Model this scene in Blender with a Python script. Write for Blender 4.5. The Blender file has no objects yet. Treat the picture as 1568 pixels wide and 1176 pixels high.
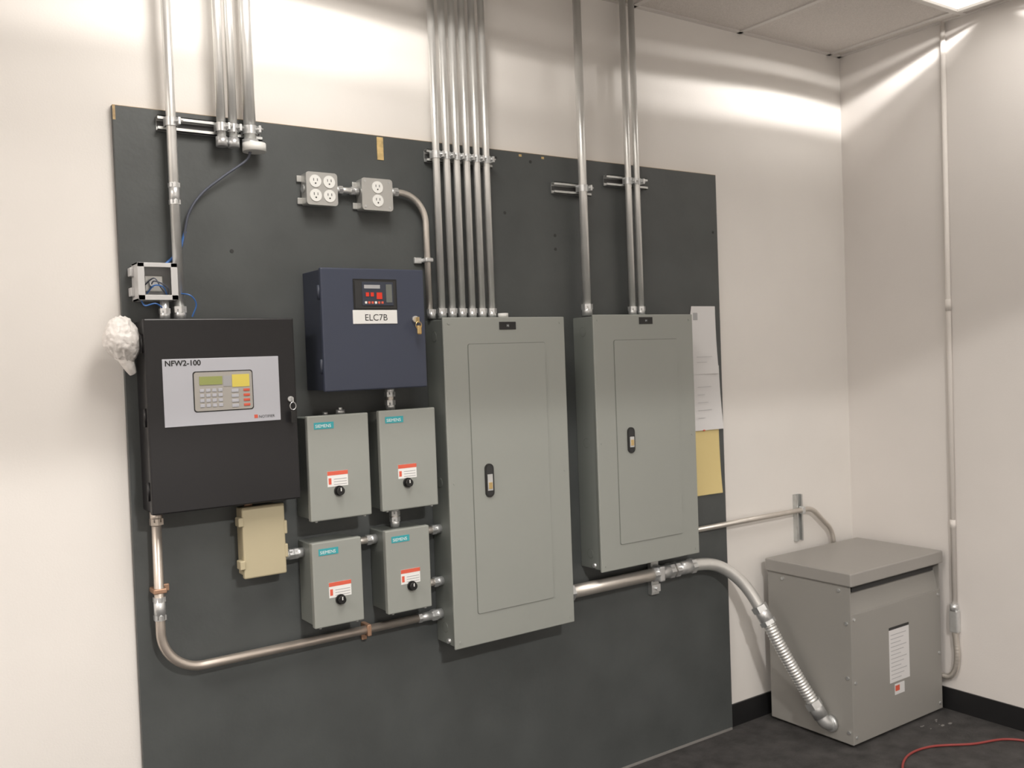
import bpy, bmesh, math, random
from mathutils import Vector, Matrix, noise
random.seed(4)
S=bpy.context.scene
COL=bpy.context.collection

# ---------------------------------------------------------------- materials
def mat(name,color,rough=0.5,metal=0.0,nscale=0,namt=0.0,bump=0.0,bscale=60,emit=None,estr=0,coat=0):
    m=bpy.data.materials.new(name);m.use_nodes=True
    nt=m.node_tree;b=nt.nodes['Principled BSDF']
    b.inputs['Base Color'].default_value=(*color,1)
    b.inputs['Roughness'].default_value=rough
    b.inputs['Metallic'].default_value=metal
    if coat: b.inputs['Coat Weight'].default_value=coat
    tc=nt.nodes.new('ShaderNodeTexCoord')
    if nscale:
        n=nt.nodes.new('ShaderNodeTexNoise');n.inputs['Scale'].default_value=nscale;n.inputs['Detail'].default_value=6
        nt.links.new(tc.outputs['Object'],n.inputs['Vector'])
        r=nt.nodes.new('ShaderNodeValToRGB')
        r.color_ramp.elements[0].position=.3;r.color_ramp.elements[1].position=.7
        r.color_ramp.elements[0].color=(*[c*(1-namt) for c in color],1)
        r.color_ramp.elements[1].color=(*[min(1,c*(1+namt)) for c in color],1)
        nt.links.new(n.outputs['Fac'],r.inputs['Fac'])
        nt.links.new(r.outputs['Color'],b.inputs['Base Color'])
    if bump:
        n2=nt.nodes.new('ShaderNodeTexNoise');n2.inputs['Scale'].default_value=bscale;n2.inputs['Detail'].default_value=4
        nt.links.new(tc.outputs['Object'],n2.inputs['Vector'])
        bp=nt.nodes.new('ShaderNodeBump');bp.inputs['Strength'].default_value=bump;bp.inputs['Distance'].default_value=.01
        nt.links.new(n2.outputs['Fac'],bp.inputs['Height']);nt.links.new(bp.outputs['Normal'],b.inputs['Normal'])
    if emit:
        b.inputs['Emission Color'].default_value=(*emit,1);b.inputs['Emission Strength'].default_value=estr
    return m
M={}
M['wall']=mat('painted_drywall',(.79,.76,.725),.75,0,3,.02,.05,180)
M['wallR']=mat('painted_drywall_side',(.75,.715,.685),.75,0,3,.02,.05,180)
M['ceil']=mat('ceiling_tile',(.64,.60,.565),.9,0,220,.10,.3,150)
M['tbar']=mat('t_bar_white',(.68,.65,.62),.5)
M['floor']=mat('dark_floor',(.050,.047,.046),.75,0,14,.4,.3,90)
M['base']=mat('black_baseboard',(.012,.012,.013),.45)
M['board']=mat('grey_painted_plywood',(.069,.075,.075),.5,0,5,.12,.10,45)
M['ply']=mat('plywood_edge',(.42,.30,.16),.7,0,60,.3)
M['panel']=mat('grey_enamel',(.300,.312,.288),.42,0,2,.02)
M['panelshade']=mat('grey_enamel_shaded',(.19,.205,.19),.5,0,2,.03)  # same enamel as the front; side shade is put into this colour
M['dark']=mat('gap_dark',(.03,.03,.03),.7)
M['gap']=mat('door_gap_grey',(.15,.16,.145),.7)
M['black']=mat('black_enamel',(.010,.0095,.011),.38,0,3,.1)
M['blackpl']=mat('black_plastic',(.012,.012,.012),.35)
M['navy']=mat('dark_blue_enamel',(.046,.055,.086),.42,0,3,.04)
M['navyside']=mat('dark_blue_enamel_box',(.035,.042,.062),.5)
M['silver']=mat('silver_trim_plate',(.52,.53,.58),.45,.15)
M['keypad']=mat('keypad_membrane',(.42,.40,.37),.5)
M['lcd']=mat('lcd_green',(.27,.30,.10),.3,emit=(.3,.33,.08),estr=.15)
M['yellow']=mat('yellow_label',(.75,.62,.12),.6)
M['red']=mat('red_label',(.70,.12,.07),.5)
M['redled']=mat('red_led',(.3,.02,.01),.4,emit=(1,.05,.02),estr=.4)
M['white']=mat('white_label',(.82,.82,.80),.55)
M['teal']=mat('teal_label',(.04,.34,.38),.5)
M['text']=mat('black_text',(.02,.02,.02),.6)
M['wtext']=mat('pale_text',(.8,.85,.85),.6)
M['emt']=mat('galvanised_conduit',(.80,.80,.78),.36,.70,12,.06)
M['emtw']=mat('galvanised_conduit_dull',(.64,.60,.55),.40,.75,12,.08)
M['emt_reflect']=mat('conduit_reflection_tint',(.60,.535,.475),.36,.8,12,.08)  # plain galvanised steel; pinkish-brown reflection is painted into the colour
M['fit']=mat('zinc_fitting',(.68,.69,.69),.36,.75,30,.1)
M['strut']=mat('strut_steel',(.58,.59,.58),.42,.75,30,.1)
M['slot']=mat('strut_slot_dark',(.06,.06,.06),.6)
M['copper']=mat('copper_strap',(.44,.27,.18),.45,.5)
M['beige']=mat('beige_enamel',(.48,.42,.28),.55,0,4,.04)
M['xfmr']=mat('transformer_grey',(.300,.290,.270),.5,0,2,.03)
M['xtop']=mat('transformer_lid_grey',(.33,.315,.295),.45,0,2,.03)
M['paper']=mat('paper_white',(.72,.71,.71),.8)
M['ypaper']=mat('paper_manila',(.72,.58,.27),.8)
M['ink']=mat('ink_grey',(.40,.40,.41),.8)
M['bag']=mat('white_plastic_bag',(.78,.75,.72),.35,0,30,.05,.4,60)
M['redc']=mat('red_cable',(.30,.05,.045),.5)
M['greyc']=mat('grey_cable',(.09,.10,.13),.4)
M['blue']=mat('blue_wire',(.05,.16,.45),.4)
M['paintpipe']=mat('painted_conduit',(.74,.70,.66),.5)
M['outlet']=mat('outlet_ivory',(.78,.78,.75),.4)
M['plate']=mat('steel_cover_plate',(.60,.60,.58),.35,.7)
M['clear']=mat('grey_plastic_box',(.58,.58,.58),.3)
M['gold']=mat('brass',(.70,.52,.25),.35,.9)
M['debris']=mat('pale_grey_matte',(.22,.21,.20),.9)
M['lens']=mat('light_lens',(.9,.9,.88),.4,emit=(1,.95,.88),estr=1.6)
M['wood']=mat('wood_tag',(.55,.40,.18),.7,0,40,.3)

# ---------------------------------------------------------------- helpers
class G:
    def __init__(s,name,loc=(0,0,0)):
        s.e=bpy.data.objects.new(name,None);s.e.empty_display_size=.05;COL.objects.link(s.e)
        s.l=Vector(loc);s.e.location=s.l
def link(g,name,me,m,smooth=False):
    o=bpy.data.objects.new(name,me)
    COL.objects.link(o)
    if m: me.materials.append(M[m])
    if g is not None:
        me.transform(Matrix.Translation(-g.l));o.parent=g.e
    if smooth:
        for p in me.polygons:p.use_smooth=True
    return o
def box(g,name,x0,x1,y0,y1,z0,z1,m,bev=0.0,seg=2):
    bm=bmesh.new();bmesh.ops.create_cube(bm,size=1)
    for v in bm.verts:
        v.co=Vector((x0+(v.co.x+.5)*(x1-x0),y0+(v.co.y+.5)*(y1-y0),z0+(v.co.z+.5)*(z1-z0)))
    if bev: bmesh.ops.bevel(bm,geom=bm.edges[:],offset=bev,segments=seg,affect='EDGES',profile=.5)
    me=bpy.data.meshes.new(name);bm.to_mesh(me);bm.free()
    return link(g,name,me,m)
def rplate(g,name,x0,x1,z0,z1,y0,y1,r,m,n=6):
    pts=[]
    for cx,cz,a in ((x1-r,z1-r,0),(x0+r,z1-r,90),(x0+r,z0+r,180),(x1-r,z0+r,270)):
        for i in range(n+1):
            t=math.radians(a+90*i/n);pts.append((cx+r*math.cos(t),cz+r*math.sin(t)))
    bm=bmesh.new()
    A=[bm.verts.new((x,y0,z)) for x,z in pts];B=[bm.verts.new((x,y1,z)) for x,z in pts]
    bm.faces.new(A);bm.faces.new(B[::-1])
    for i in range(len(A)):
        j=(i+1)%len(A);bm.faces.new((A[i],B[i],B[j],A[j]))
    bmesh.ops.recalc_face_normals(bm,faces=bm.faces)
    me=bpy.data.meshes.new(name);bm.to_mesh(me);bm.free()
    return link(g,name,me,m)
def sweep(g,name,pts,r,m,n=16,rf=None,cap=True):
    pts=[Vector(p) for p in pts]
    bm=bmesh.new();rings=[];N=None;s=0
    for i,p in enumerate(pts):
        t=(pts[min(i+1,len(pts)-1)]-pts[max(i-1,0)]).normalized()
        if N is None:
            a=Vector((0,0,1)) if abs(t.z)<.9 else Vector((1,0,0))
            N=t.cross(a).normalized()
        else:
            N=(N-t*N.dot(t)).normalized()
        B=t.cross(N)
        if i: s+=(p-pts[i-1]).length
        rr=rf(s) if rf else (r[i] if isinstance(r,(list,tuple)) else r)
        rings.append([bm.verts.new(p+(N*math.cos(2*math.pi*k/n)+B*math.sin(2*math.pi*k/n))*rr) for k in range(n)])
    for a,b in zip(rings,rings[1:]):
        for k in range(n):
            bm.faces.new((a[k],a[(k+1)%n],b[(k+1)%n],b[k]))
    if cap:
        bm.faces.new(rings[0][::-1]);bm.faces.new(rings[-1])
    bmesh.ops.recalc_face_normals(bm,faces=bm.faces)
    me=bpy.data.meshes.new(name);bm.to_mesh(me);bm.free()
    for p in me.polygons:p.use_smooth=len(p.vertices)==4 and n>6
    return link(g,name,me,m)
def cyl(g,name,p0,p1,r,m,n=20):
    return sweep(g,name,[Vector(p0),Vector(p1)],r,m,n)
def fillet(pts,rad,n=10):
    pts=[Vector(p) for p in pts];out=[pts[0]]
    for a,b,c in zip(pts,pts[1:],pts[2:]):
        u=(a-b).normalized();v=(c-b).normalized();ang=u.angle(v)
        d=rad/math.tan(ang/2);p=b+u*d;q=b+v*d
        cen=b+(u+v).normalized()*(rad/math.sin(ang/2))
        e0=(p-cen);e1=(q-cen)
        for i in range(n+1):
            out.append(cen+((e0*(1-i/n)+e1*(i/n)).normalized()*rad))
    out.append(pts[-1]);return out
def cat(pts,n=8):
    pts=[Vector(p) for p in pts];P=[pts[0]*2-pts[1]]+pts+[pts[-1]*2-pts[-2]];out=[]
    for i in range(1,len(P)-2):
        a,b,c,d=P[i-1:i+3]
        for k in range(n):
            t=k/n
            out.append(.5*((2*b)+(c-a)*t+(2*a-5*b+4*c-d)*t*t+(3*b-a-3*c+d)*t**3))
    out.append(pts[-1]);return out
def hexa(g,name,p0,p1,r,m): return sweep(g,name,[p0,p1],r,m,6)
def text(g,name,s,x,y,z,size,m,off=0):
    cu=bpy.data.curves.new(name,'FONT');cu.body=s;cu.size=size;cu.offset=off
    o=bpy.data.objects.new(name+'_tmp',cu);COL.objects.link(o)
    bpy.context.view_layer.update()
    me=bpy.data.meshes.new_from_object(o.evaluated_get(bpy.context.evaluated_depsgraph_get()))
    bpy.data.objects.remove(o)
    me.transform(Matrix.Translation((x,y,z))@Matrix.Rotation(math.radians(90),4,'X'))
    me.materials.clear()
    return link(g,name,me,m)
def conn(g,name,p,d,r,m='fit'):
    p=Vector(p);d=Vector(d).normalized()
    cyl(g,name+'_body',p,p+d*r*2.2,r*1.25,m)
    hexa(g,name+'_nut',p+d*r*1.5,p+d*r*2.8,r*1.42,m)
def coupling(g,name,p,d,r,m='fit'):
    p=Vector(p);d=Vector(d).normalized()
    cyl(g,name+'_sleeve',p-d*r*2.2,p+d*r*2.2,r*1.16,m)
    hexa(g,name+'_nut_a',p-d*r*2.4,p-d*r*1.4,r*1.32,m)
    hexa(g,name+'_nut_b',p+d*r*1.4,p+d*r*2.4,r*1.32,m)
def strut(g,name,x0,x1,z,y_back=-.02,h=.041,d=.021):
    t=.0026;zb=z-h/2;zt=z+h/2;yf=y_back-d
    box(g,name+'_back',x0,x1,yf+d-t,y_back,zb,zt,'strut')
    box(g,name+'_top',x0,x1,yf,y_back,zt-t,zt,'strut')
    box(g,name+'_bottom',x0,x1,yf,y_back,zb,zb+t,'strut')
    box(g,name+'_lip_top',x0,x1,yf,yf+t,zt-.010,zt,'strut')
    box(g,name+'_lip_bottom',x0,x1,yf,yf+t,zb,zb+.010,'strut')
    box(g,name+'_slot',x0+.001,x1-.001,y_back-t-.001,y_back-t,z-.008,z+.008,'slot')
def clamp(g,name,x,y,z,r):
    pts=[]
    for i in range(13):
        a=math.radians(180*i/12+180);pts.append((x+math.cos(a)*(r+.002),y+math.sin(a)*(r+.002),z))
    pts=[(x-r-.002,-.042,z)]+pts+[(x+r+.002,-.042,z)]
    bm=bmesh.new();w=.012;t=.002;ring=[]
    cx=Vector((x,y,z))
    for p in pts:
        p=Vector(p);o=(p-cx);o.z=0;o.normalize()
        ring.append([bm.verts.new(p+Vector((0,0,-w))),bm.verts.new(p+Vector((0,0,w))),bm.verts.new(p+o*t+Vector((0,0,w))),bm.verts.new(p+o*t+Vector((0,0,-w)))])
    for a,b in zip(ring,ring[1:]):
        for k in range(4): bm.faces.new((a[k],a[(k+1)%4],b[(k+1)%4],b[k]))
    bmesh.ops.recalc_face_normals(bm,faces=bm.faces)
    me=bpy.data.meshes.new(name);bm.to_mesh(me);bm.free();link(g,name+'_band',me,'fit')
    box(g,name+'_ear',x+r-.001,x+r+.006,y-r-.014,y-r+.004,z-.010,z+.010,'fit',.001)
    cyl(g,name+'_bolt',(x+r-.008,y-r-.009,z),(x+r+.013,y-r-.009,z),.0035,'fit',8)

# ---------------------------------------------------------------- room shell
XL,XR,YB,H=-2.2,3.84,-5.2,2.97
def shell(name,*a): return box(None,name,*a)
shell('wall_back',XL-.1,XR+.1,0,.1,0,H,'wall')
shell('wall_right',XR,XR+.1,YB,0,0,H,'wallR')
shell('wall_left',XL-.1,XL,YB,0,0,H,'wall')
shell('wall_front',XL-.1,XR+.1,YB-.1,YB,0,H,'wall')
shell('floor',XL-.1,XR+.1,YB-.1,.1,-.08,0,'floor')
shell('baseboard_back_right',2.957,XR,-.008,0,0,.095,'base')
shell('baseboard_back_left',XL,.585,-.008,0,0,.095,'base')
shell('baseboard_right',XR-.008,XR,YB,-.008,0,.095,'base')
shell('baseboard_left',XL,XL+.008,YB,-.008,0,.095,'base')
shell('ceiling',XL-.1,XR+.1,YB-.1,.1,H,H+.05,'ceil')
g=G('ceiling_grid',(0,-2,H))
GX=3.145;GY=-.62
for i in range(-1,9):
    x=GX-.61*i
    if x<XR: box(g,f'main_tee_{i+1}',x-.012,x+.012,YB,0,H-.006,H,'tbar')
for i in range(4):
    y=GY-1.22*i
    if y>YB: box(g,f'cross_tee_{i}',XL,XR,y-.012,y+.012,H-.0055,H,'tbar')
box(g,'wall_angle_back',XL,XR,-.022,0,H-.006,H,'tbar')
box(g,'wall_angle_right',XR-.022,XR,YB,0,H-.006,H,'tbar')

# hand-shaped profiles putting cutoffs and bands on walls (function of emission direction only)
def profile(L,mode,a=.2,b=.5,stops=None,xf=None):
    L.use_nodes=True;nt=L.node_tree;em=nt.nodes['Emission']
    geo=nt.nodes.new('ShaderNodeNewGeometry');sp=nt.nodes.new('ShaderNodeSeparateXYZ')
    nt.links.new(geo.outputs['Incoming'],sp.inputs[0])
    def mth(op,i0,i1=None):
        n=nt.nodes.new('ShaderNodeMath');n.operation=op
        for k,v in enumerate((i0,i1)):
            if v is None: continue
            if isinstance(v,(int,float)): n.inputs[k].default_value=v
            else: nt.links.new(v,n.inputs[k])
        return n.outputs[0]
    ax=mth('ABSOLUTE',sp.outputs[0]);ay=mth('ABSOLUTE',sp.outputs[1]);az=mth('ABSOLUTE',sp.outputs[2])
    if mode=='cut':
        r=mth('DIVIDE',az,mth('MAXIMUM',mth('MAXIMUM',ax,ay),.001))
        mr=nt.nodes.new('ShaderNodeMapRange');mr.interpolation_type='SMOOTHSTEP'
        mr.inputs['From Min'].default_value=a;mr.inputs['From Max'].default_value=b
        nt.links.new(r,mr.inputs['Value']);out=mr.outputs['Result']
    else:
        r=mth('DIVIDE',az,mth('MAXIMUM',ay,.001))
        q=mth('DIVIDE',ax,mth('MAXIMUM',ay,.001))
        r=mth('SUBTRACT',r,mth('MULTIPLY',q,.045))
        cr=nt.nodes.new('ShaderNodeValToRGB');cr.color_ramp.interpolation='EASE'
        el=cr.color_ramp.elements
        while len(el)>1: el.remove(el[-1])
        el[0].position=stops[0][0];el[0].color=(stops[0][1],)*3+(1,)
        for p,v in stops[1:]:
            e=el.new(p);e.color=(v,v,v,1)
        nt.links.new(r,cr.inputs['Fac'])
        mr=nt.nodes.new('ShaderNodeMapRange');mr.interpolation_type='SMOOTHSTEP'
        mr.inputs['From Min'].default_value=xf[0];mr.inputs['From Max'].default_value=xf[1]
        mr.inputs['To Min'].default_value=1;mr.inputs['To Max'].default_value=0
        nt.links.new(q,mr.inputs['Value'])
        out=mth('MULTIPLY',cr.outputs['Color'],mr.outputs['Result'])
    nt.links.new(out,em.inputs['Strength'])
def troffer(x0,y1,power,col,a,b,size=(.55,1.12),band=None):
    x1=x0+.61;y0=y1-1.22
    g=G('ceiling_light',((x0+x1)/2,(y0+y1)/2,H))
    t=.025;zb=H-.018
    box(g,'frame_a',x0,x0+t,y0,y1,zb,H,'tbar',.002);box(g,'frame_b',x1-t,x1,y0,y1,zb,H,'tbar',.002)
    box(g,'frame_c',x0+t,x1-t,y0,y0+t,zb,H,'tbar',.002);box(g,'frame_d',x0+t,x1-t,y1-t,y1,zb,H,'tbar',.002)
    box(g,'lens',x0+t,x1-t,y0+t,y1-t,H-.006,H-.001,'lens')
    def al(nm,sx,sy,e,dx,dy):
        L=bpy.data.lights.new(nm,'AREA');L.shape='RECTANGLE';L.size=sx;L.size_y=sy
        L.energy=e;L.color=col
        o=bpy.data.objects.new(nm,L);COL.objects.link(o);o.parent=g.e;o.location=(dx,dy,-.020);return L
    L=al('fluorescent_tubes',size[0],size[1],power,0,0);profile(L,'cut',a,b)
    if band:
        L=al('band_strip_light',.5,.035,band[0],0,y1-.12-(y0+y1)/2);profile(L,'band',stops=band[1],xf=band[2])  # added strip light, shaped to throw bright bands on the wall
W=(1,.96,.915)
ST=[(0,0),(.075,0),(.10,.40),(.135,.40),(.18,.0),(.24,.03),(.30,1),(.38,.80),(.52,.12),(.9,.02)]
ST2=[(0,0),(.05,.0),(.10,.30),(.16,.25),(.22,.03),(.27,.3),(.32,1),(.44,.75),(.62,.22),(.9,.08)]
troffer(GX,GY,5,W,.3,1.1,band=(36,ST,(.9,2.2)))
troffer(GX-2.44,GY,22,(1,.95,.89),.15,.6,band=(38,ST2,(1.0,3.0)))
troffer(GX-4.88,GY,44,(1,.92,.86),.12,.5)
troffer(GX,GY-2.44,7,W,.3,.6)
troffer(GX-2.44,GY-2.44,125,W,.41,.455,size=(.20,.20))
troffer(GX-4.88,GY-2.44,22,W,.3,.6)

# ---------------------------------------------------------------- plywood backboard
BY=-.0005
g=G('plywood_backboard',(1.77,-.01,1.17))
box(g,'sheet',.587,2.957,-.019,BY,0.003,2.34,'board',.001)
box(g,'bare_edge_top',.587,2.957,-.0185,-.001,2.3395,2.341,'ply')
box(g,'bare_corner',.587,.594,-.0195,-.018,2.30,2.34,'ply')
box(g,'wood_tag',1.388,1.410,-.022,-.019,2.262,2.335,'wood')
box(g,'bottom_pale_edge',2.0,2.95,-.024,-.019,.0,.008,'debris')  # thin pale strip along the foot of the board
for i,(x,z) in enumerate([(1.85,2.31),(2.0,2.31),(.9,1.95),(2.1,2.05),(2.1,2.0),(2.93,2.1),(1.88,2.12),(2.5,2.0)]):
    cyl(g,f'knot_{i}',(x,-.0185,z),(x,-.0198,z),.006,'dark',10)
for i,(x,z) in enumerate([(1.95,2.325),(2.05,2.325)]):
    box(g,f'chip_{i}',x,x+.012,-.0198,-.018,z,z+.008,'wood')

# ---------------------------------------------------------------- large breaker panels
def breaker_panel(x0,x1,z0,z1,dx0,dx1,dz0,dz1,hx,hz0,hz1,lx,lz):
    g=G('electrical_panel',((x0+x1)/2,-.08,(z0+z1)/2))
    yf=-.145
    box(g,'back_box',x0+.006,x1-.006,-.138,-.0195,z0+.006,z1-.006,'panelshade',.002)
    box(g,'front_cover',x0,x1,yf,-.136,z0,z1,'panel',.003)
    rplate(g,'door_gap',dx0-.002,dx1+.002,dz0-.002,dz1+.002,yf,yf-.0006,.008,'gap')
    rplate(g,'door',dx0,dx1,dz0,dz1,yf,yf-.003,.007,'panel')
    y=yf-.003
    w=.017
    rplate(g,'handle_bezel',hx-w,hx+w,hz0,hz1,y,y-.005,w*.98,'blackpl',10)
    rplate(g,'handle_recess',hx-w*.75,hx+w*.75,hz0+.006,hz1-.006,y-.005,y-.0055,w*.72,'dark',10)
    box(g,'latch',hx-.010,hx+.010,y-.009,y-.005,hz0+.022,hz1-.035,'fit',.001)
    box(g,'latch_tab',hx-.007,hx+.007,y-.011,y-.008,hz0+.028,hz0+.05,'gold',.001)
    box(g,'name_badge',lx-.034,lx+.034,yf-.002,yf,lz-.013,lz+.013,'blackpl',.001)
    text(g,'badge_text','H',lx-.004,yf-.0025,lz-.004,.012,'wtext')
    for i,(x,z) in enumerate([(x0+.02,z0+.02),(x1-.02,z0+.02),(x0+.02,z1-.02),(x1-.02,z1-.02),(x0+.02,(z0+z1)/2),(x1-.02,(z0+z1)/2)]):
        cyl(g,f'screw_{i}',(x,yf+.001,z),(x,yf-.002,z),.004,'panel',12)
    for i,z in enumerate((dz0+.12,dz1-.12)):
        box(g,f'hinge_{i}',dx1-.001,dx1+.003,yf-.0035,yf,z-.03,z+.03,'panel')
    for i in range(3):
        z=z0+.06+i*(z1-z0-.12)/2
        cyl(g,f'knockout_ring_{i}',(x0+.0065,-.075,z),(x0+.0055,-.075,z),.018,'gap',16)
        cyl(g,f'knockout_{i}',(x0+.0062,-.075,z),(x0+.005,-.075,z),.016,'panelshade',16)
    cyl(g,'bottom_screw',(x0+.03,-.10,z0+.02),(x0-.002,-.10,z0+.02),.008,'fit',10)
    return g
breaker_panel(1.535,2.03,.662,1.745,1.627,1.940,.765,1.656,1.688,1.146,1.258,1.787,1.716)
breaker_panel(2.163,2.664,.814,1.752,2.257,2.575,.905,1.657,2.321,1.238,1.334,2.418,1.729)

# ---------------------------------------------------------------- fire alarm panel
g=G('fire_alarm_control_panel',(.82,-.08,1.48))
box(g,'back_box',.618,1.028,-.118,-.0195,1.222,1.742,'black',.002)
box(g,'door',.613,1.033,-.14,-.120,1.217,1.746,'black',.004)
y=-.14
box(g,'trim_plate',.656,.981,y-.003,y,1.451,1.636,'silver',.001)
rplate(g,'window_frame',.735,.903,1.487,1.600,y-.003,y-.0035,.008,'dark')
rplate(g,'window',.738,.900,1.490,1.597,y-.003,y-.005,.007,'keypad')
box(g,'display',.752,.815,y-.0065,y-.005,1.562,1.585,'lcd')
box(g,'instruction_label',.843,.892,y-.006,y-.005,1.553,1.588,'yellow')
box(g,'key_block_label',.818,.84,y-.006,y-.005,1.556,1.586,'ink')
k=0
for r in range(4):
    for c in range(4):
        box(g,f'key_{k}',.752+c*.017,.764+c*.017,y-.0065,y-.005,1.500+r*.014,1.509+r*.014,'silver',.001);k+=1
for r in range(4):
    box(g,f'function_key_{r}',.874,.892,y-.0065,y-.005,1.498+r*.014,1.505+r*.014,'red',.001)
    box(g,f'function_key_w_{r}',.840,.860,y-.0065,y-.005,1.496+r*.014,1.505+r*.014,'silver',.001)
text(g,'model_text','NFW2-100',.662,y-.0035,1.617,.021,'text',.0005)
box(g,'maker_mark',.903,.913,y-.0035,y-.003,1.461,1.471,'red')
text(g,'maker_text','NOTIFIER',.916,y-.0035,1.461,.011,'text')
cyl(g,'lock',(1.012,y,1.51),(1.012,y-.008,1.51),.008,'fit')
box(g,'key',1.0105,1.0135,y-.026,y-.008,1.500,1.515,'fit',.001)
sweep(g,'key_ring',[(1.012+.009*math.sin(t*.4),y-.022,1.490+.011*math.cos(t*.4)) for t in range(17)],.0012,'fit',6)
box(g,'key_tag',1.005,1.02,y-.024,y-.021,1.44,1.475,'blackpl',.001)
for i,z in enumerate((1.28,1.48,1.68)):
    cyl(g,f'hinge_{i}',(.612,-.121,z-.025),(.612,-.121,z+.025),.005,'black',10)

# ---------------------------------------------------------------- lighting control panel (dark blue)
g=G('lighting_control_panel',(1.28,-.1,1.71))
box(g,'back_box',1.116,1.450,-.152,-.0195,1.529,1.889,'navyside',.002)
box(g,'door',1.110,1.456,-.17,-.153,1.525,1.893,'navy',.004)
y=-.17
box(g,'window_bezel',1.212,1.359,y-.002,y,1.768,1.861,'blackpl',.001)
box(g,'window',1.217,1.354,y-.003,y-.002,1.772,1.856,'dark')
box(g,'controller',1.240,1.345,y-.005,y-.003,1.780,1.852,'navyside',.001)
box(g,'controller_label',1.247,1.30,y-.0055,y-.005,1.832,1.843,'ink')
box(g,'led_row_a',1.252,1.262,y-.0065,y-.005,1.808,1.820,'redled')
box(g,'led_row_b',1.268,1.278,y-.0065,y-.005,1.808,1.820,'redled')
box(g,'led_row_c',1.288,1.306,y-.0065,y-.005,1.800,1.820,'redled')
for i in range(6):
    box(g,f'button_{i}',1.248+i*.011,1.255+i*.011,y-.006,y-.005,1.786,1.793,'red' if i%3 else 'white')
box(g,'controller_side',1.320,1.340,y-.006,y-.005,1.79,1.845,'gap')
box(g,'name_label',1.208,1.357,y-.0025,y,1.725,1.767,'white',.001)
text(g,'name_text','ELC7B',1.246,y-.003,1.735,.028,'text')
cyl(g,'lock',(1.418,y,1.738),(1.418,y-.01,1.738),.010,'fit')
box(g,'key',1.4165,1.4195,y-.03,y-.01,1.725,1.744,'gold',.001)
box(g,'key_head',1.411,1.425,y-.030,y-.027,1.690,1.718,'gold',.003)
sweep(g,'key_ring',[(1.418+.010*math.sin(t*.4),y-.026,1.718+.012*math.cos(t*.4)) for t in range(17)],.0012,'gold',6)
for i,z in enumerate((1.60,1.82)):
    cyl(g,f'hinge_{i}',(1.109,-.154,z-.022),(1.109,-.154,z+.022),.005,'navyside',10)

# ---------------------------------------------------------------- four small switch boxes
def switch_box(x0,x1,z0,z1,kx,kz,lx0,lx1,lz0,lz1,yf=-.14):
    g=G('disconnect_switch_box',((x0+x1)/2,-.08,(z0+z1)/2))
    box(g,'back_box',x0+.005,x1-.005,yf+.012,-.0195,z0+.005,z1-.005,'panelshade',.003)
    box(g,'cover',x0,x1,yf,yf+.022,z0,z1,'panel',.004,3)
    y=yf
    box(g,'maker_label',x0+.020,x0+.083,y-.001,y,z1-.040,z1-.020,'teal')
    text(g,'maker_text','SIEMENS',x0+.024,y-.0015,z1-.0355,.0135,'wtext')
    box(g,'warning_label',lx0,lx1,y-.001,y,lz0,lz1,'white')
    box(g,'warning_band',lx0,lx1,y-.0015,y-.001,lz1-.012,lz1,'red')
    box(g,'warning_icon',lx0+.003,lx0+.012,y-.0015,y-.001,lz0+.007,lz1-.02,'red')
    for i in range(3): box(g,f'warning_line_{i}',lx0+.02,lx1-.004,y-.0015,y-.001,lz0+.005+i*.008,lz0+.007+i*.008,'ink')
    cyl(g,'knob_base',(kx,y,kz),(kx,y-.006,kz),.0155,'blackpl')
    cyl(g,'knob',(kx,y-.006,kz),(kx,y-.018,kz),.012,'blackpl')
    box(g,'knob_pointer',kx-.0015,kx+.0015,y-.0187,y-.018,kz,kz+.010,'white')
    for i,x in enumerate((x0+.02,x1-.02)):
        cyl(g,f'cover_screw_{i}',(x,yf+.01,z0+.0),(x,yf+.01,z0-.004),.004,'fit',10)
switch_box(1.062,1.260,1.141,1.455,1.153,1.226,1.118,1.184,1.240,1.286)
switch_box(1.297,1.496,1.143,1.457,1.386,1.226,1.355,1.420,1.240,1.284)
switch_box(1.060,1.220,.822,1.078,1.143,.899,1.108,1.180,.907,.953)
switch_box(1.302,1.458,.820,1.082,1.386,.899,1.350,1.418,.907,.953)

# ---------------------------------------------------------------- beige box
g=G('beige_junction_box',(.936,-.05,1.1))
box(g,'back_box',.878,.994,-.072,-.0195,.999,1.196,'beige',.003)
box(g,'cover',.872,1.0,-.090,-.070,.993,1.202,'beige',.005,3)
for i,z in enumerate((1.035,1.160)):
    box(g,f'clip_{i}',.860,.876,-.094,-.060,z-.013,z+.013,'beige',.003)
for i,z in enumerate((1.06,1.13)):
    box(g,f'hinge_{i}',.996,1.006,-.092,-.068,z-.02,z+.02,'beige',.003)
cyl(g,'top_plug',(.905,-.05,1.198),(.905,-.05,1.212),.012,'copper')

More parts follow.
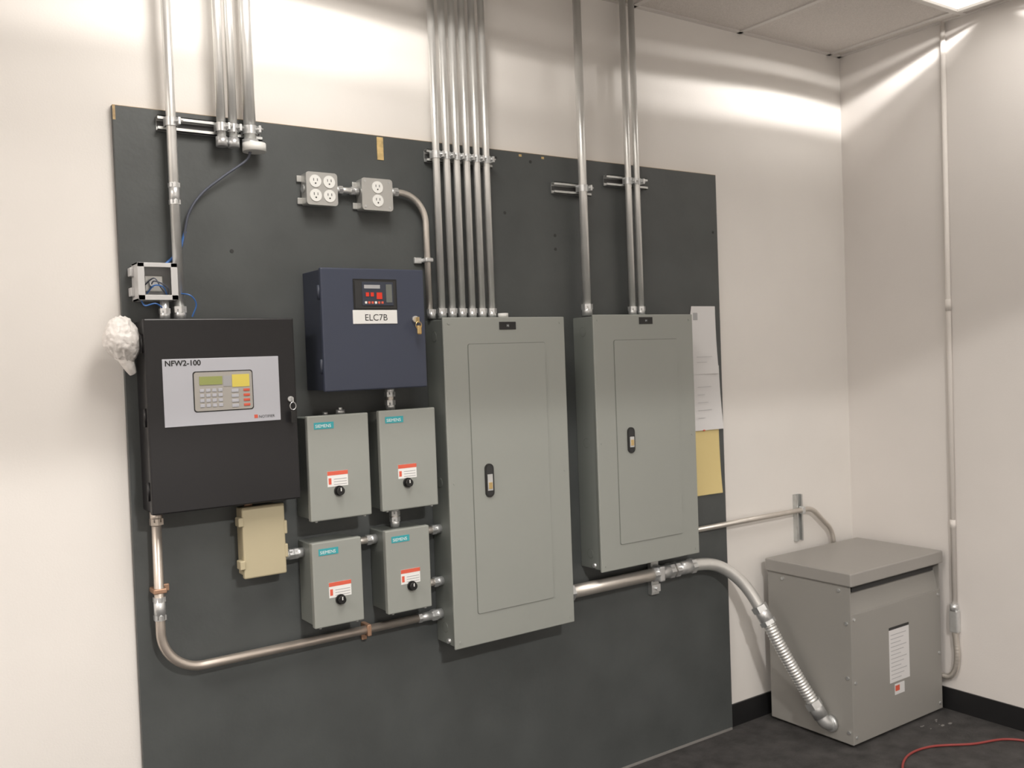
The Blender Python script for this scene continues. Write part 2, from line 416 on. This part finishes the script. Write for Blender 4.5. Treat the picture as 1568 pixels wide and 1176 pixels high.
# ---------------------------------------------------------------- outlet boxes
def outlet_face(g,n,x,y,z,r=.0165):
    cyl(g,f'receptacle_{n}',(x,y,z),(x,y-.003,z),r,'outlet',24)
    box(g,f'slot_l_{n}',x-.007,x-.005,y-.0036,y-.003,z,z+.008,'dark')
    box(g,f'slot_r_{n}',x+.005,x+.007,y-.0036,y-.003,z,z+.008,'dark')
    cyl(g,f'ground_{n}',(x,y-.003,z-.007),(x,y-.0036,z-.007),.0025,'dark',10)
g=G('outlet_box',(1.17,-.05,2.144))
box(g,'box',1.122,1.220,-.062,-.0195,2.096,2.192,'plate',.006,3)
rplate(g,'cover',1.120,1.222,2.094,2.194,-.062,-.070,.010,'plate')
for i,(x,z) in enumerate([(1.149,2.123),(1.194,2.123),(1.149,2.166),(1.194,2.166)]): outlet_face(g,i,x,-.070,z,.019)
for i,z in enumerate((2.110,2.178)): box(g,f'mount_ear_{i}',1.108,1.124,-.028,-.0195,z-.01,z+.01,'plate',.002)
cyl(g,'side_knockout',(1.122,-.04,2.145),(1.119,-.04,2.145),.012,'fit')
g=G('outlet_box',(1.358,-.05,2.14))
box(g,'box',1.306,1.410,-.062,-.0195,2.091,2.188,'plate',.006,3)
rplate(g,'cover',1.304,1.412,2.089,2.190,-.062,-.070,.010,'plate')
for i,z in enumerate((2.120,2.162)): outlet_face(g,i,1.358,-.070,z,.019)
for i,(x,z) in enumerate([(1.315,2.10),(1.40,2.10),(1.315,2.18),(1.40,2.18)]): cyl(g,f'screw_{i}',(x,-.07,z),(x,-.0715,z),.004,'fit',10)
for i,z in enumerate((2.106,2.172)): box(g,f'mount_ear_{i}',1.292,1.308,-.028,-.0195,z-.01,z+.01,'plate',.002)

g=G('outlet_conduit',(1.4,-.045,2.1))
cyl(g,'link',(1.2225,-.043,2.150),(1.3035,-.043,2.150),.0095,'emt')
conn(g,'link_conn_a',(1.2225,-.043,2.150),(1,0,0),.0095);conn(g,'link_conn_b',(1.3035,-.043,2.150),(-1,0,0),.0095)
pts=[(1.4125,-.045,2.156)]+[tuple(v) for v in fillet([(1.43,-.045,2.156),(1.543,-.045,2.156),(1.546,-.045,1.755)],.095,14)]
sweep(g,'elbow_run',pts,.0105,'emtw')
conn(g,'conn_top',(1.4125,-.045,2.156),(1,0,0),.0105)
conn(g,'conn_bottom',(1.546,-.055,1.7455),(0,0,1),.011)
box(g,'strap',1.505,1.532,-.030,-.0195,1.930,1.950,'fit',.002)
box(g,'strap_band',1.530,1.560,-.060,-.0195,1.933,1.947,'fit',.004)

# ---------------------------------------------------------------- open junction box top-left with wires
g=G('junction_box',(.667,-.055,1.85))
x0,x1,z0,z1=.616,.722,1.80,1.902
box(g,'rear',x0,x1,-.026,-.0195,z0,z1,'clear',.001)
box(g,'side_l',x0,x0+.004,-.088,-.026,z0,z1,'clear');box(g,'side_r',x1-.004,x1,-.088,-.026,z0,z1,'clear')
box(g,'side_b',x0,x1,-.088,-.026,z0,z0+.004,'clear');box(g,'side_t',x0,x1,-.088,-.026,z1-.004,z1,'clear')
for nm,a in (('l',(x0,x0+.018,z0,z1)),('r',(x1-.018,x1,z0,z1)),('b',(x0,x1,z0,z0+.014)),('t',(x0,x1,z1-.012,z1))):
    box(g,'rim_'+nm,a[0],a[1],-.091,-.088,a[2],a[3],'clear',.001)
box(g,'relay',.640,.690,-.060,-.026,1.825,1.87,'plate',.003)
cyl(g,'relay_coil',(.662,-.06,1.848),(.662,-.075,1.848),.012,'fit')
for i,(dx,dz) in enumerate([(0,0),(.01,.012),(-.008,.02)]):
    sweep(g,f'wire_{i}',cat([(.645+dx,-.06,1.82+dz),(.66,-.084,1.84+dz),(.685+dx,-.083,1.835),(.70,-.06,1.81)]),.002,'blue' if i==0 else 'greyc',6)
for i,z in enumerate((1.825,1.88)): box(g,f'ear_{i}',x0-.010,x0+.002,-.050,-.0195,z-.012,z+.012,'clear',.002)
cyl(g,'nipple',(.688,-.07,1.7465),(.688,-.07,1.80),.012,'fit');conn(g,'nipple_nut',(.688,-.07,1.747),(0,0,1),.011)
sweep(g,'blue_wire_a',cat([(.72,-.06,1.82),(.755,-.08,1.815),(.775,-.07,1.79),(.765,-.06,1.755)]),.0022,'blue',6)
sweep(g,'blue_wire_b',cat([(.63,-.06,1.80),(.635,-.08,1.785),(.66,-.09,1.79),(.688,-.07,1.775)]),.0022,'blue',6)

# ---------------------------------------------------------------- conduits, top left
def vconduit(name,x,y,z0,z1,r,m='emt'):
    g=G(name,(x,y,(z0+z1)/2))
    cyl(g,'tube',(x,y,z0),(x,y,z1),r,m);return g
g=vconduit('vertical_conduit',.732,-.058,1.7465,H,.0135)
conn(g,'conn',(.732,-.058,1.7465),(0,0,1),.0135);coupling(g,'coupling',(.732,-.058,2.10),(0,0,1),.0125)
clamp(g,'clamp',.732,-.058,2.30,.0135)
g=G('conduit_stub_group',(.91,-.058,2.6))
for i,(x,r) in enumerate([(.872,.0125),(.906,.0125),(.956,.0175)]):
    cyl(g,f'tube_{i}',(x,-.06,2.265),(x,-.06,H),r,'emt')
    cyl(g,f'bushing_{i}',(x,-.06,2.245),(x,-.06,2.272),r*1.35,'fit')
    clamp(g,f'clamp_{i}',x,-.06,2.30,r)
cyl(g,'bushing_large',(.966,-.062,2.238),(.966,-.062,2.262),.034,'outlet')
g=G('strut_channel',(.85,-.03,2.30));strut(g,'rail',.700,1.000,2.300)
g=G('hanging_cable',(.85,-.05,2.1))
sweep(g,'cable',cat([(.956,-.06,2.25),(.945,-.055,2.215),(.880,-.045,2.165),(.815,-.038,2.11),(.775,-.036,2.05),(.757,-.032,1.97),(.738,-.032,1.93),(.712,-.035,1.905)]),.0038,'greyc',8)
sweep(g,'cable_tail_blue',cat([(.764,-.032,2.0),(.750,-.032,1.955),(.728,-.032,1.925),(.705,-.04,1.905)]),.0042,'blue',8)

# ---------------------------------------------------------------- six conduits
g=G('conduit_bundle',(1.685,-.058,2.35))
for i,x in enumerate((1.586,1.626,1.665,1.705,1.745,1.785)):
    cyl(g,f'tube_{i}',(x,-.056,1.7455),(x,-.056,H),.0122,'emt')
    conn(g,f'conn_{i}',(x,-.056,1.7455),(0,0,1),.0122)
    clamp(g,f'clamp_{i}',x,-.056,2.289,.0122)
cyl(g,'spare_plug',(1.822,-.07,1.7455),(1.822,-.07,1.762),.018,'outlet')
g=G('strut_channel',(1.7,-.03,2.289));strut(g,'rail',1.560,1.820,2.289)

# ---------------------------------------------------------------- single + double conduits
g=vconduit('vertical_conduit',2.206,-.060,1.7525,H,.0155);conn(g,'conn',(2.206,-.06,1.7525),(0,0,1),.0155);clamp(g,'clamp',2.206,-.060,2.222,.0155)
g=G('strut_channel',(2.18,-.03,2.222));strut(g,'rail',2.088,2.262,2.222)
g=G('conduit_pair',(2.46,-.058,2.35))
for i,x in enumerate((2.434,2.478)):
    cyl(g,f'tube_{i}',(x,-.056,1.7525),(x,-.056,H),.0125,'emt')
    conn(g,f'conn_{i}',(x,-.056,1.7525),(0,0,1),.0125);clamp(g,f'clamp_{i}',x,-.056,2.268,.0125)
g=G('strut_channel',(2.44,-.03,2.268));strut(g,'rail',2.340,2.550,2.268)

# ---------------------------------------------------------------- lower-left conduit
g=G('bent_conduit',(1.1,-.055,.9))
pts=fillet([(.643,-.055,1.222),(.640,-.055,.762),(1.535,-.055,.765)],.115,14)
sweep(g,'tube',pts,.0135,'emt_reflect')
conn(g,'conn_top',(.643,-.055,1.2165),(0,0,-1),.0135,'emt_reflect');conn(g,'conn_panel',(1.540,-.055,.765),(-1,0,0),.0135)
coupling(g,'coupling',(.641,-.055,.945),(0,0,1),.0135);coupling(g,'coupling2',(1.48,-.055,.765),(1,0,0),.0125)
box(g,'strap_a',.655,.676,-.030,-.0195,.985,1.005,'copper',.002);box(g,'strap_a_band',.624,.660,-.071,-.0195,.988,1.002,'copper',.003)
box(g,'strap_b_band',1.262,1.276,-.071,-.0195,.745,.782,'copper',.003);box(g,'strap_b',1.26,1.278,-.03,-.0195,.725,.748,'copper',.002)

# ---------------------------------------------------------------- nipples between boxes
def nipple(p0,p1,r=.012):
    p0=Vector(p0);p1=Vector(p1);g=G('conduit_nipple',(p0+p1)/2);d=(p1-p0).normalized()
    cyl(g,'tube',p0,p1,r,'emtw');conn(g,'conn_a',p0,d,r);conn(g,'conn_b',p1,-d,r)
nipple((1.001,-.055,1.040),(1.065,-.055,1.040))
nipple((1.215,-.06,1.048),(1.307,-.06,1.048))
nipple((1.453,-.065,1.050),(1.541,-.065,1.050))
nipple((1.453,-.065,.876),(1.541,-.065,.876))
nipple((1.373,-.07,1.078),(1.373,-.07,1.148))
nipple((1.373,-.07,1.452),(1.373,-.07,1.530))
g=G('nipple_cap',(1.17,-.06,1.46))
cyl(g,'cap',(1.20,-.07,1.4505),(1.20,-.07,1.466),.014,'fit');cyl(g,'cap_b',(1.15,-.07,1.4505),(1.15,-.07,1.462),.008,'fit')
cyl(g,'screw',(1.20,-.07,1.466),(1.20,-.07,1.472),.006,'fit',6)

# ---------------------------------------------------------------- conduit from panel 1 to transformer
g=G('transformer_feed_conduit',(2.6,-.1,.6))
R=.0245
sweep(g,'straight',[(2.026,-.058,.742),(2.4,-.058,.742),(2.66,-.058,.742)],R,'emtw',24)
sweep(g,'elbow',cat([(2.64,-.058,.742),(2.74,-.060,.742),(2.82,-.068,.730),(2.885,-.084,.698),(2.935,-.108,.650),(2.965,-.132,.600),(2.985,-.155,.548)]),R,'emt',24)
conn(g,'conn_panel',(2.026,-.058,.742),(1,0,0),R*.92);coupling(g,'coupling_a',(2.66,-.058,.742),(1,0,0),R*.95)
coupling(g,'coupling_b',(2.54,-.058,.742),(1,0,0),R*.95)
a=Vector((2.985,-.155,.548));b=Vector((3.005,-.190,.475))
cyl(g,'flex_conn',a,b,R*1.2,'fit');hexa(g,'flex_nut_a',a,a+(b-a)*.3,R*1.4,'fit');hexa(g,'flex_nut_b',a+(b-a)*.8,b,R*1.4,'fit')
fl=cat([(3.003,-.186,.483),(3.022,-.215,.41),(3.052,-.250,.32),(3.085,-.285,.23),(3.112,-.318,.155)],40)
sweep(g,'flex',fl,R,'emt',20,rf=lambda s:R*(1.02+.07*math.sin(2*math.pi*s/.0125)))
c=Vector((3.108,-.312,.165));d=Vector((3.128,-.340,.105))
cyl(g,'end_conn',c,d,R*1.25,'fit');hexa(g,'end_nut',c,c+(d-c)*.4,R*1.45,'fit')
sweep(g,'end_elbow',cat([tuple(d-(d-c)*.2),(3.135,-.350,.088),(3.150,-.358,.078),(3.1675,-.362,.075)]),R*1.1,'fit')
cyl(g,'end_locknut',(3.152,-.360,.076),(3.1675,-.362,.076),R*1.35,'fit')
box(g,'support_strut',2.500,2.540,-.040,-.0195,.655,.800,'strut',.001)
box(g,'support_band',2.506,2.534,-.087,-.0195,.712,.773,'fit',.006)
box(g,'support_plate',2.497,2.543,-.046,-.040,.665,.695,'fit',.001)
cyl(g,'support_bolt',(2.52,-.046,.68),(2.52,-.056,.68),.007,'fit',6)

# ---------------------------------------------------------------- conduit from panel 2 to transformer
g=G('transformer_control_conduit',(3.2,-.04,.87))
sweep(g,'tube',fillet([(2.6645,-.034,.877),(3.50,-.034,.877),(3.64,-.034,.76),(3.665,-.034,.60)],.10,10),.0115,'emtw')
conn(g,'conn',(2.6645,-.034,.877),(1,0,0),.0105)
g=G('strut_post',(3.43,-.01,.83))
box(g,'post_back',3.412,3.453,-.003,BY,.735,.945,'strut')
box(g,'post_side_l',3.412,3.4145,-.021,-.003,.735,.945,'strut');box(g,'post_side_r',3.4505,3.453,-.021,-.003,.735,.945,'strut')
box(g,'post_lip_l',3.412,3.422,-.0225,-.020,.735,.945,'strut');box(g,'post_lip_r',3.443,3.453,-.0225,-.020,.735,.945,'strut')
box(g,'band',3.424,3.441,-.049,-.022,.860,.894,'fit',.004)

# ---------------------------------------------------------------- papers
g=G('posted_papers',(2.85,-.022,1.4))
def sheet(n,x0,x1,z0,z1,y,m,curl=0.008,tilt=0,cut=0):
    bm=bmesh.new();nx,nz=8,12;V=[]
    for j in range(nz+1):
        for i in range(nx+1):
            u=i/nx;v=j/nz
            xx=x0+u*(x1-x0)+tilt*(v-.5)
            if cut and v>.8: xx+= (1-u)*cut*(v-.8)/.2
            V.append(bm.verts.new((xx,y-curl*(u**3)*(1-v)**2-curl*.5*(1-v)**3,z0+v*(z1-z0))))
    for j in range(nz):
        for i in range(nx):
            a=j*(nx+1)+i;bm.faces.new((V[a],V[a+1],V[a+nx+2],V[a+nx+1]))
    me=bpy.data.meshes.new(n);bm.to_mesh(me);bm.free();return link(g,n,me,m,True)
sheet('sheet_top',2.775,2.925,1.512,1.792,-.0215,'paper',cut=.012)
sheet('sheet_mid',2.722,2.938,1.280,1.545,-.024,'paper',tilt=-.006)
sheet('sheet_manila',2.715,2.926,1.012,1.288,-.0215,'ypaper')
for i in range(2): box(g,f'print_top_{i}',2.80,2.86+.03*i,-.0305,-.0300,1.56+i*.022,1.5615+i*.022,'ink')
for i in range(5): box(g,f'print_mid_{i}',2.80,2.84+.02*((i*5)%3),-.0305,-.0300,1.33+i*.032,1.3315+i*.032,'ink')
box(g,'notice_corner',2.795,2.820,-.0225,-.022,1.735,1.765,'ink')
cyl(g,'push_pin',(2.83,-.022,1.28),(2.83,-.034,1.28),.003,'red',10)

# ---------------------------------------------------------------- plastic bag
bm=bmesh.new();bmesh.ops.create_icosphere(bm,subdivisions=5,radius=1)
for v in bm.verts:
    n=v.co.normalized()
    cr_=1-abs(noise.noise(n*2.6+Vector((1,7,3))))*1.0
    k=.90+.16*cr_+.07*(1-2*abs(noise.noise(n*6+Vector((9,2,1)))))+.05*noise.noise(n*1.3)
    t=max(0,-n.z-.25)
    s=.044*(1-.45*t)
    v.co=Vector((n.x*k*s,n.y*k*s,n.z*k*.061+.0))+Vector((.568+.014*t,-.088,1.690))
me=bpy.data.meshes.new('plastic_bag');bm.to_mesh(me);bm.free()
g=G('plastic_bag',(.574,-.082,1.685));link(g,'crumpled_film',me,'bag',True)
cyl(g,'bagged_neck',(.600,-.08,1.69),(.6165,-.08,1.69),.018,'black')
# tied tail of the bag, gathered
tp=cat([(.572,-.088,1.655),(.580,-.088,1.630),(.588,-.086,1.612),(.594,-.084,1.600)],6)
sweep(g,'tied_tail',tp,[.026-.016*(i/(len(tp)-1))**.7 for i in range(len(tp))],'bag',9)

# ---------------------------------------------------------------- transformer
g=G('transformer',(3.48,-.26,.35))
X0,X1,Y0,Y1=3.168,3.800,-.462,-.052
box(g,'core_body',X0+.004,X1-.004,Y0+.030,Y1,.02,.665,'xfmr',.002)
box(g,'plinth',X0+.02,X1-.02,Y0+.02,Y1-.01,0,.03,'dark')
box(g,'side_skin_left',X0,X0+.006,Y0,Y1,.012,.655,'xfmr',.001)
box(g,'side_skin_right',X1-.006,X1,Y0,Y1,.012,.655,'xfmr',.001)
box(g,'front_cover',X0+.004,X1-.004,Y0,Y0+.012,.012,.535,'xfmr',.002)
bm=bmesh.new()
vs=[(X0+.006,Y0+.005,.535),(X1-.006,Y0+.005,.535),(X1-.006,Y0+.028,.628),(X0+.006,Y0+.028,.628)]
f=bm.faces.new([bm.verts.new(v) for v in vs]);me=bpy.data.meshes.new('vent_plate');bm.to_mesh(me);bm.free();link(g,'vent_plate',me,'xfmr')
box(g,'vent_slit',X0+.03,X1-.03,Y0+.012,Y0+.030,.620,.648,'dark')
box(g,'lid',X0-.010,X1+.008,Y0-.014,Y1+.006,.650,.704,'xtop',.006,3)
for i,(y,z) in enumerate([(Y0+.05,.628),(Y0+.33,.628),(Y0+.018,.06),(Y0+.018,.28),(Y0+.018,.50)]):
    hexa(g,f'side_bolt_{i}',(X0,y,z),(X0-.006,y,z),.007,'fit')
for i,(x,z) in enumerate([(X0+.02,.26),(X0+.02,.515),(X1-.02,.26),(X1-.02,.515),(X0+.02,.04),(X1-.02,.04)]):
    hexa(g,f'front_bolt_{i}',(x,Y0,z),(x,Y0-.005,z),.006,'fit')
y=Y0
box(g,'rating_label',3.420,3.560,y-.001,y,.205,.425,'paper')
box(g,'rating_label_header',3.420,3.560,y-.0018,y-.001,.425,.436,'dark')
for i in range(12): box(g,f'rating_line_{i}',3.430,3.50+.04*((i*7)%3)/2,y-.0016,y-.001,.22+i*.0165,.2225+i*.0165,'ink')
box(g,'warning_label',3.452,3.520,y-.001,y,.150,.195,'paper');box(g,'warning_label_band',3.455,3.485,y-.0016,y-.001,.165,.188,'red')

# ---------------------------------------------------------------- right wall conduit
g=G('painted_conduit',(3.82,-.51,1.6))
x=3.8275
sweep(g,'tube',[(x,-.522,H),(x,-.512,.43)],.0105,'paintpipe')
cyl(g,'coupling_mid',(x,-.5165,1.74),(x,-.5165,1.79),.012,'paintpipe')
cyl(g,'coupling_low',(x,-.513,.80),(x,-.513,.84),.012,'paintpipe')
box(g,'fitting_body',x-.018,x+.012,-.532,-.494,.350,.450,'fit',.006,3)
cyl(g,'fitting_neck',(x-.005,-.512,.445),(x-.005,-.512,.475),.017,'fit')
sweep(g,'flex_tail',cat([(x-.002,-.512,.355),(x-.002,-.516,.31),(x-.003,-.520,.25),(x-.005,-.512,.19),(x-.010,-.49,.155),(x-.014,-.45,.15)],12),.012,'emtw',rf=lambda s:.0125*(1+.06*math.sin(2*math.pi*s/.008)))

# ---------------------------------------------------------------- red cord and debris on floor
g=G('extension_cord',(3.3,-.7,.006))
sweep(g,'cord',cat([(2.75,-1.15,.006),(2.95,-.86,.006),(3.10,-.72,.006),(3.25,-.64,.006),(3.40,-.645,.006),(3.55,-.735,.006),(3.70,-.80,.006),(3.78,-.95,.006)],10),.0045,'redc',10)
g=G('floor_debris',(3.6,-.52,.01))
for i in range(10):
    x=3.54+random.random()*.15;y=-.50-random.random()*.08;s=.003+.007*random.random()**2
    box(g,f'chip_{i}',x,x+s*2,y,y+s,0,s*.5,'debris',s*.1)

# ---------------------------------------------------------------- camera
fpx=1430.;th=math.atan(0.037);p=-math.atan(37/fpx)
hx=Vector((math.cos(math.radians(55.4)),math.sin(math.radians(55.4)),0));r0=Vector((hx.y,-hx.x,0))
F=hx*math.cos(p)+Vector((0,0,math.sin(p)));u0=r0.cross(F)
Rv=r0*math.cos(th)-u0*math.sin(th);U=u0*math.cos(th)+r0*math.sin(th)
cam=bpy.data.cameras.new('camera');cam.sensor_width=36;cam.lens=36*fpx/1568;cam.clip_start=.05
cam.dof.use_dof=True;cam.dof.focus_distance=2.2;cam.dof.aperture_fstop=8
co=bpy.data.objects.new('camera',cam);COL.objects.link(co)
co.matrix_world=Matrix(((Rv.x,U.x,-F.x,0),(Rv.y,U.y,-F.y,-2.75),(Rv.z,U.z,-F.z,1.6),(0,0,0,1)))
S.camera=co
w=bpy.data.worlds.new('world');S.world=w;w.use_nodes=True
w.node_tree.nodes['Background'].inputs[0].default_value=(1,.95,.9,1);w.node_tree.nodes['Background'].inputs[1].default_value=.05
S.view_settings.view_transform='Standard'
S.view_settings.look='None'
